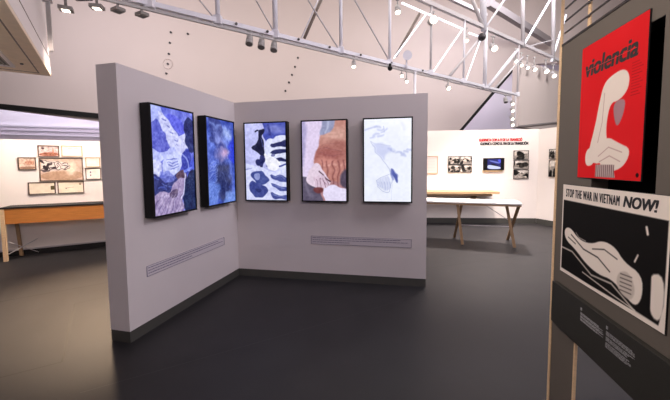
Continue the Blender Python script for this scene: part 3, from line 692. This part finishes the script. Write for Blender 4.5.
# ------------------------------------------------------------------ track lights
def spot(px, py, kind, lit, label, back=0, stem=.12, yaw=0, sc=1.0, tilt=.4):
    p = TA(px, py, back)
    t = tag(empty('track_spotlight', p, yaw), label, 'spotlight', 'spotlights on the roof truss')
    if kind == 'disc':      # flat square-headed lamp
        MB().box((-.075*sc, -.06*sc, -.01*sc), (.075*sc, .06*sc, .035*sc)).done('housing', M['lampd'], t, bevel=.006)
        MB().box((-.04*sc, -.04*sc, -.014*sc), (.04*sc, .04*sc, -.01*sc)).done('lens', M['lens' if lit else 'lens_off'], t)
        MB().tube((0, 0, .03*sc), (0, 0, stem), .012*sc+.004, 10).done('stem', M['lampd'], t)
    else:                   # round can on a yoke
        d = Vector((0, -math.sin(tilt), -math.cos(tilt)))
        b = MB(); b.tube(-d*.07*sc, d*.03*sc, .042*sc, 16, r2=.052*sc); b.tube(d*.03*sc, d*.075*sc, .052*sc, 16, r2=.055*sc); b.done('housing', M['lampb'], t)
        MB().tube(d*.070*sc, d*.079*sc, .046*sc, 16).done('lens', M['lens' if lit else 'lens_off'], t)
        MB().tube((0, 0, .04*sc), (0, 0, stem), .011*sc+.003, 8).done('stem', M['lampb'], t)
        MB().box((-.03*sc, -.02*sc, stem-.01), (.03*sc, .02*sc, stem+.025)).done('track_adapter', M['lampb'], t)
    return t
for a in ((66, 10, 'disc', 1, 'lit square-headed spotlight just right of the hanging casing', 0, .30, .5),
          (97, 8, 'disc', 1, 'lit flat spotlight above the left end of the partition', 0, .30, .2),
          (118, 11, 'disc', 0, 'unlit boxy spotlight, the left of two hanging under the truss', 0, .12, -.5),
          (142, 15.5, 'disc', 0, 'unlit boxy spotlight, the right of two hanging under the truss', 0, .14, -.5)):
    spot(*a)
spot(80, -3, 'disc', 0, 'unlit square spotlight above the lit one by the casing', 0, .3, 0, 1.4)
spot(249.5, 40, 'can', 0, 'unlit round spotlight, leftmost of a close trio under the truss', stem=.13, sc=1.15)
spot(261.5, 43.5, 'can', 0, 'unlit round spotlight, middle of a close trio under the truss', stem=.13, sc=1.15)
spot(274, 46.5, 'can', 0, 'unlit round spotlight, rightmost of a close trio under the truss', stem=.13, sc=1.15)
spot(353.7, 64, 'can', 1, 'single lit spotlight under the truss above the pale right-hand screen', stem=.14, sc=.9)
spot(401.5, 75, 'can', 1, 'left of two lit spotlights close together above the right wing end', stem=.14, sc=.8, tilt=.9)
spot(406.5, 80.5, 'can', 1, 'right of two lit spotlights close together above the right wing end', stem=.22, sc=.8, tilt=.9)
spot(397.5, 9, 'can', 1, 'lit spotlight high on the truss beside the first light strip', stem=.2, sc=1.3)
spot(432, 21, 'can', 1, 'brightest spotlight, glaring on the upper part of the truss', stem=.2, sc=2.0, tilt=1.35)
spot(448, 87, 'can', 1, 'lit spotlight under the far part of the lower truss beam', stem=.2, sc=1.1, tilt=.9)
spot(466, 38, 'can', 1, 'lit spotlight between the second and third light strip', stem=.25, sc=1.3)
spot(493, 47, 'can', 1, 'lit spotlight alone just right of the dark truss joint', stem=.3, sc=1.9, tilt=.9)
for k, (x, y, s_) in enumerate(((515.5, 60, 1.15), (521, 64, 1.15), (527, 66.5, 1.15), (534, 68, 1.4), (545.5, 69.5, 1.7), (553, 74, 1.7))):
    spot(x, y, 'can', 1, 'lit spotlight in the row of six under the upper beam, %s from the left' % ['first', 'second', 'third', 'fourth', 'fifth', 'sixth'][k], stem=.35, sc=s_, tilt=.7)
# lighting pole with a column of lamps
p = TA(515.5, 96, -.15); q = TA(515.5, 128, -.15)
t = tag(empty('lighting_pole', (p.x, p.y, 0)), 'slim pole of small lamps dropping from the far truss end', 'lighting pole')
MB().tube((0, 0, 2.3), (0, 0, p.z), .03, 10).done('pole', M['steel_g'], t)
for k, (x, y) in enumerate(((512, 103), (512, 110), (511.6, 118), (512, 124))):
    spot(x, y, 'can', 1, 'small lit lamp on the far pole, %s' % ['the highest', 'second from the top', 'third from the top', 'the lowest'][k], back=-.2, stem=.06, sc=1.0, tilt=.9)
spot(505.5, 100, 'can', 0, 'unlit spotlight beside the pole at the far truss end', stem=.15, sc=1.2)
# sensor and floodlight
p = TA(390, 68.3, -.1)
o = MB().ball((0, 0, 0), .055, sc=(1, 1, 1)).tube((0, 0, .03), (0, 0, .1), .03, 12).done('dome_camera', M['bezel'], loc=p); tag(o, 'small black dome camera under the truss joint', 'camera')
p = TA(407, 56, -.1)
o = MB().tube((0, -.05, 0), (0, .08, .02), .11, 18, r2=.08).tube((0, .05, -.02), (0, .05, -.3), .02, 8).done('floodlight', M['steel'], loc=p); tag(o, 'round white fitting standing on the lower truss beam', 'fitting')

# ------------------------------------------------------------------ poster stand on the right
PD = 1.04; pdv = Vector((-.1685, -.9857, 0)).normalized(); rzs = math.atan2(pdv.y, pdv.x)
nrm = Vector((-pdv.y, pdv.x, 0))        # into the stand
fs0 = (nrm*PD, rzs)
xL, zt_ = loc_px(fs0, 560.2, 45)
FO = world(fs0, (xL, 0, 0)); fs = (FO, rzs)
def L(x, y, dy=0): return loc_px(fs, x, y, dy)
ZP = L(564.7, 45)[1]; _, zb1 = L(552.5, 280.5, .03); _, zb0 = L(552.5, 321.5, .03)
X1 = 1.28; TW = .028; TD = .08
t = tag(empty('poster_stand', FO, rzs), 'tall grey display stand with plywood edges holding two posters at right', 'display stand')
nx0, _ = L(591.4, 180); nx1, nz1 = L(666, 14.2); nz0 = L(659, 200)[1]
print('stand', FO, 'panel top', ZP, 'band', zb0, zb1, 'niche', nx0, nx1, nz0, nz1)
pn = MB(); pn.box((TW, 0, zb1-.06), (nx0, TD, ZP)); pn.box((nx1, 0, zb1-.06), (X1, TD, ZP)); pn.box((nx0, 0, nz1), (nx1, TD, ZP)); pn.box((nx0, 0, zb1-.06), (nx1, TD, nz0))
pn.done('panel', M['grey'], t)
MB().box((nx0-.01, TD, nz0-.01), (nx1+.01, TD+.01, nz1+.01)).done('niche_back', M['niche'], t)
MB().box((nx0, .001, nz1-.002), (nx1, TD, nz1)).done('niche_soffit', M['nichetop'], t)
MB().box((0, -.002, 0), (TW, TD, ZP)).box((0, -.002, ZP), (TW, .004, 2.95)).done('plywood_edge', M['ply'], t)
w2, _ = L(575.3, 345)
MB().box((w2-TW*.5, -.001, 0), (w2, .012, zb0+.02)).done('plywood_edge', M['ply'], t)
MB().box((TW, .002, 0), (w2-TW*.5, .014, zb0+.02)).done('post_face', M['grey'], t)
xu, _ = L(584, 10); MB().box((xu, .02, ZP), (xu+.028, .026, 2.95)).done('plywood_edge', M['ply'], t)
MB().box((X1, -.002, 0), (X1+TW, TD, 2.95)).done('plywood_edge', M['ply'], t)
for y in (9, 21.5, 33):
    z = L(563.5, y)[1]; MB().tube((TW, .012, z), (X1, .012, z), .006, 8).done('rail', M['bolt'], t)
MB().box((TW, -.004, ZP), (X1, .01, ZP+.012)).done('rail', M['bolt'], t)
x_b, _ = L(551.5, 300, .03)
bd = MB().box((x_b, -.03, zb0), (X1+.02, -.003, zb1)).done('caption_board', M['band'], t, bevel=.003)
def block(p0, p1, label_, n, seed):
    x0, z1 = L(*p0, .031); x1, z0 = L(*p1, .031); rng = random.Random(seed); m_ = MB()
    m_.box((x0, -.0318, z1+.012), (x0+.012, -.030, z1+.026))
    for k in range(n):
        if k in (4, 9): continue
        z = z1-(z1-z0)*k/n; e_ = x0+(x1-x0)*rng.uniform(.75, 1); x = x0
        while x < e_:
            w_ = rng.uniform(.006, .03); m_.box((x, -.0312, z-.0022), (min(e_, x+w_), -.030, z)); x += w_+.004
    m_.done('lettering', M['captw'], bd)
block((580.5, 312), (603, 339), 0, 13, 3); block((606, 331), (634, 372), 0, 15, 5)

# red poster
def L2_(p, d): return L(*p, d)
x0, zt0 = L(582.7, 48.3, .006); x1, zt1 = L(646.8, 9.8, .02); _, zb_0 = L(577.9, 177.6, .02); _, zb_1 = L(639.8, 182, .02)
zt2 = (zt0+zt1)/2; zb2 = (zb_0+zb_1)/2; wd = x1-x0; ht = zt2-zb2
print('red poster', x0, wd, ht, zt0, zt1, zb_0, zb_1)
t = tag(empty('red_poster', world(fs, (x0, 0, zb2)), rzs), 'red poster with white abstract form and black title, on the grey stand', 'poster')
MB().box((0, -.006, 0), (wd, -.001, ht)).done('board', M['ink'], t)
c = Canvas(190, 270, (222, 24, 32)); W = (238, 226, 218); c.noise(3, 4, 2)
c.poly([(.42, .33), (.56, .29), (.72, .28), (.80, .34), (.78, .43), (.66, .48), (.54, .48), (.49, .60), (.50, .72), (.56, .80), (.44, .90), (.22, .88), (.20, .80), (.30, .62), (.36, .45)], W, soft=.01)
c.poly([(.14, .80), (.26, .76), (.34, .84), (.28, .91), (.15, .91)], W, soft=.01)
c.poly([(.34, .78), (.5, .70), (.70, .76), (.86, .80), (.80, .90), (.64, .95), (.44, .94)], W, soft=.01)
c.poly([(.34, .9), (.62, .9), (.66, .99), (.34, .99)], (196, 176, 176), smooth=0, soft=.01)
for k in range(10): c.line([(.355+.031*k, .905), (.355+.031*k, .985)], .005, (96, 70, 74))
c.poly([(.58, .48), (.76, .47), (.74, .57), (.66, .66), (.60, .59)], (170, 132, 142), soft=.01)
for p_ in ([(.38, .84), (.54, .78), (.74, .82)], [(.40, .88), (.56, .84), (.72, .88)], [(.44, .4), (.42, .6), (.36, .74)]):
    c.line(p_, .0035, (176, 140, 140))
for k in range(12):
    y = .27+.018*k; c.line([(.82, y), (.82+.15*(.6+.4*((k*7) % 5)/5), y)], .0022, (140, 10, 20), .8, .004)
c.ell(.955, .965, .02, .014, (30, 10, 12), soft=.2)
c.mesh('print', .002, .002, wd-.004, ht-.004, M['paper'], t, y=-.0066)
text_mesh('title', 'violencia', M['ink'], t, wd*.09, ht*.765, wd*.79, ht*.12, y=-.0072, bold=.05, shear=.15)
MB().box((wd*.10, -.0077, ht*.812), (wd*.87, -.0074, ht*.812+.0022)).done('title_cut', M['red'], t)
# white slits through the title as in the cut lettering


# black and white poster
x0, zt0 = L(563.4, 184.2, .006); x1, zt1 = L(669.5, 195.6, .02); _, zb_0 = L(559.2, 271.5, .02); _, zb_1 = L(664.8, 337, .02)
zt2 = (zt0+zt1)/2; zb2 = (zb_0+zb_1)/2; wd = x1-x0; ht = zt2-zb2
print('bw poster', x0, wd, ht, zt0, zt1, zb_0, zb_1)
t = tag(empty('slogan_poster', world(fs, (x0, 0, zb2)), rzs), 'black and white anti-war poster below the red poster', 'poster')
MB().box((0, -.006, 0), (wd, -.001, ht)).done('board', M['ink'], t)
c = Canvas(300, 210, (240, 230, 222)); K = (16, 14, 14); W = (238, 228, 220)
c.poly([(.015, .175), (.985, .175), (.985, .8), (.96, .965), (.8, .96), (.4, .968), (.015, .96)], K, smooth=0, soft=.006)
# plain abstract light forms lying across the dark field
c.poly([(.04, .50), (.12, .46), (.24, .56), (.38, .56), (.50, .48), (.62, .50), (.70, .60), (.84, .64), (.85, .82), (.80, .93), (.70, .86), (.60, .80), (.48, .82), (.34, .78), (.20, .68), (.06, .62)], W, soft=.008)
c.poly([(.66, .70), (.74, .66), (.80, .78), (.77, .90), (.68, .88), (.64, .80)], (206, 196, 188))
for k in range(5): c.line([(.675, .71+.035*k), (.765, .70+.035*k)], .0025, (70, 64, 64))
c.line([(.14, .54), (.30, .64), (.46, .66), (.58, .74)], .004, K); c.line([(.40, .60), (.52, .56), (.64, .60)], .003, K); c.line([(.1, .58), (.2, .62)], .003, K)
c.poly([(.78, .34), (.86, .30), (.96, .4), (.98, .58), (.92, .62), (.9, .7), (.905, .86), (.86, .9), (.87, .64), (.78, .6)], K)
c.poly([(.87, .62), (.985, .56), (.985, .93), (.9, .93)], W); c.line([(.885, .6), (.89, .92)], .014, K); c.line([(.8, .5), (.78, .56)], .006, W); c.line([(.85, .26), (.86, .31)], .008, W)
c.line([(.02, .72), (.16, .72), (.4, .86), (.6, .84), (.8, .96), (.97, .97)], .006, W, .8)
c.line([(.3, .88), (.6, .93), (.8, .955)], .004, W); c.line([(.2, .5), (.24, .54), (.32, .55)], .003, W, .8)
c.mesh('print', .002, .002, wd-.004, ht-.004, M['paper'], t, y=-.0066)
text_mesh('slogan', 'STOP THE WAR IN VIETNAM', M['ink'], t, wd*.05, ht*.865, wd*.585, ht*.085, y=-.0072, bold=.045, space=1.2)
text_mesh('slogan', 'NOW!', M['ink'], t, wd*.67, ht*.865, wd*.245, ht*.09, y=-.0072, bold=.065, shear=.2)
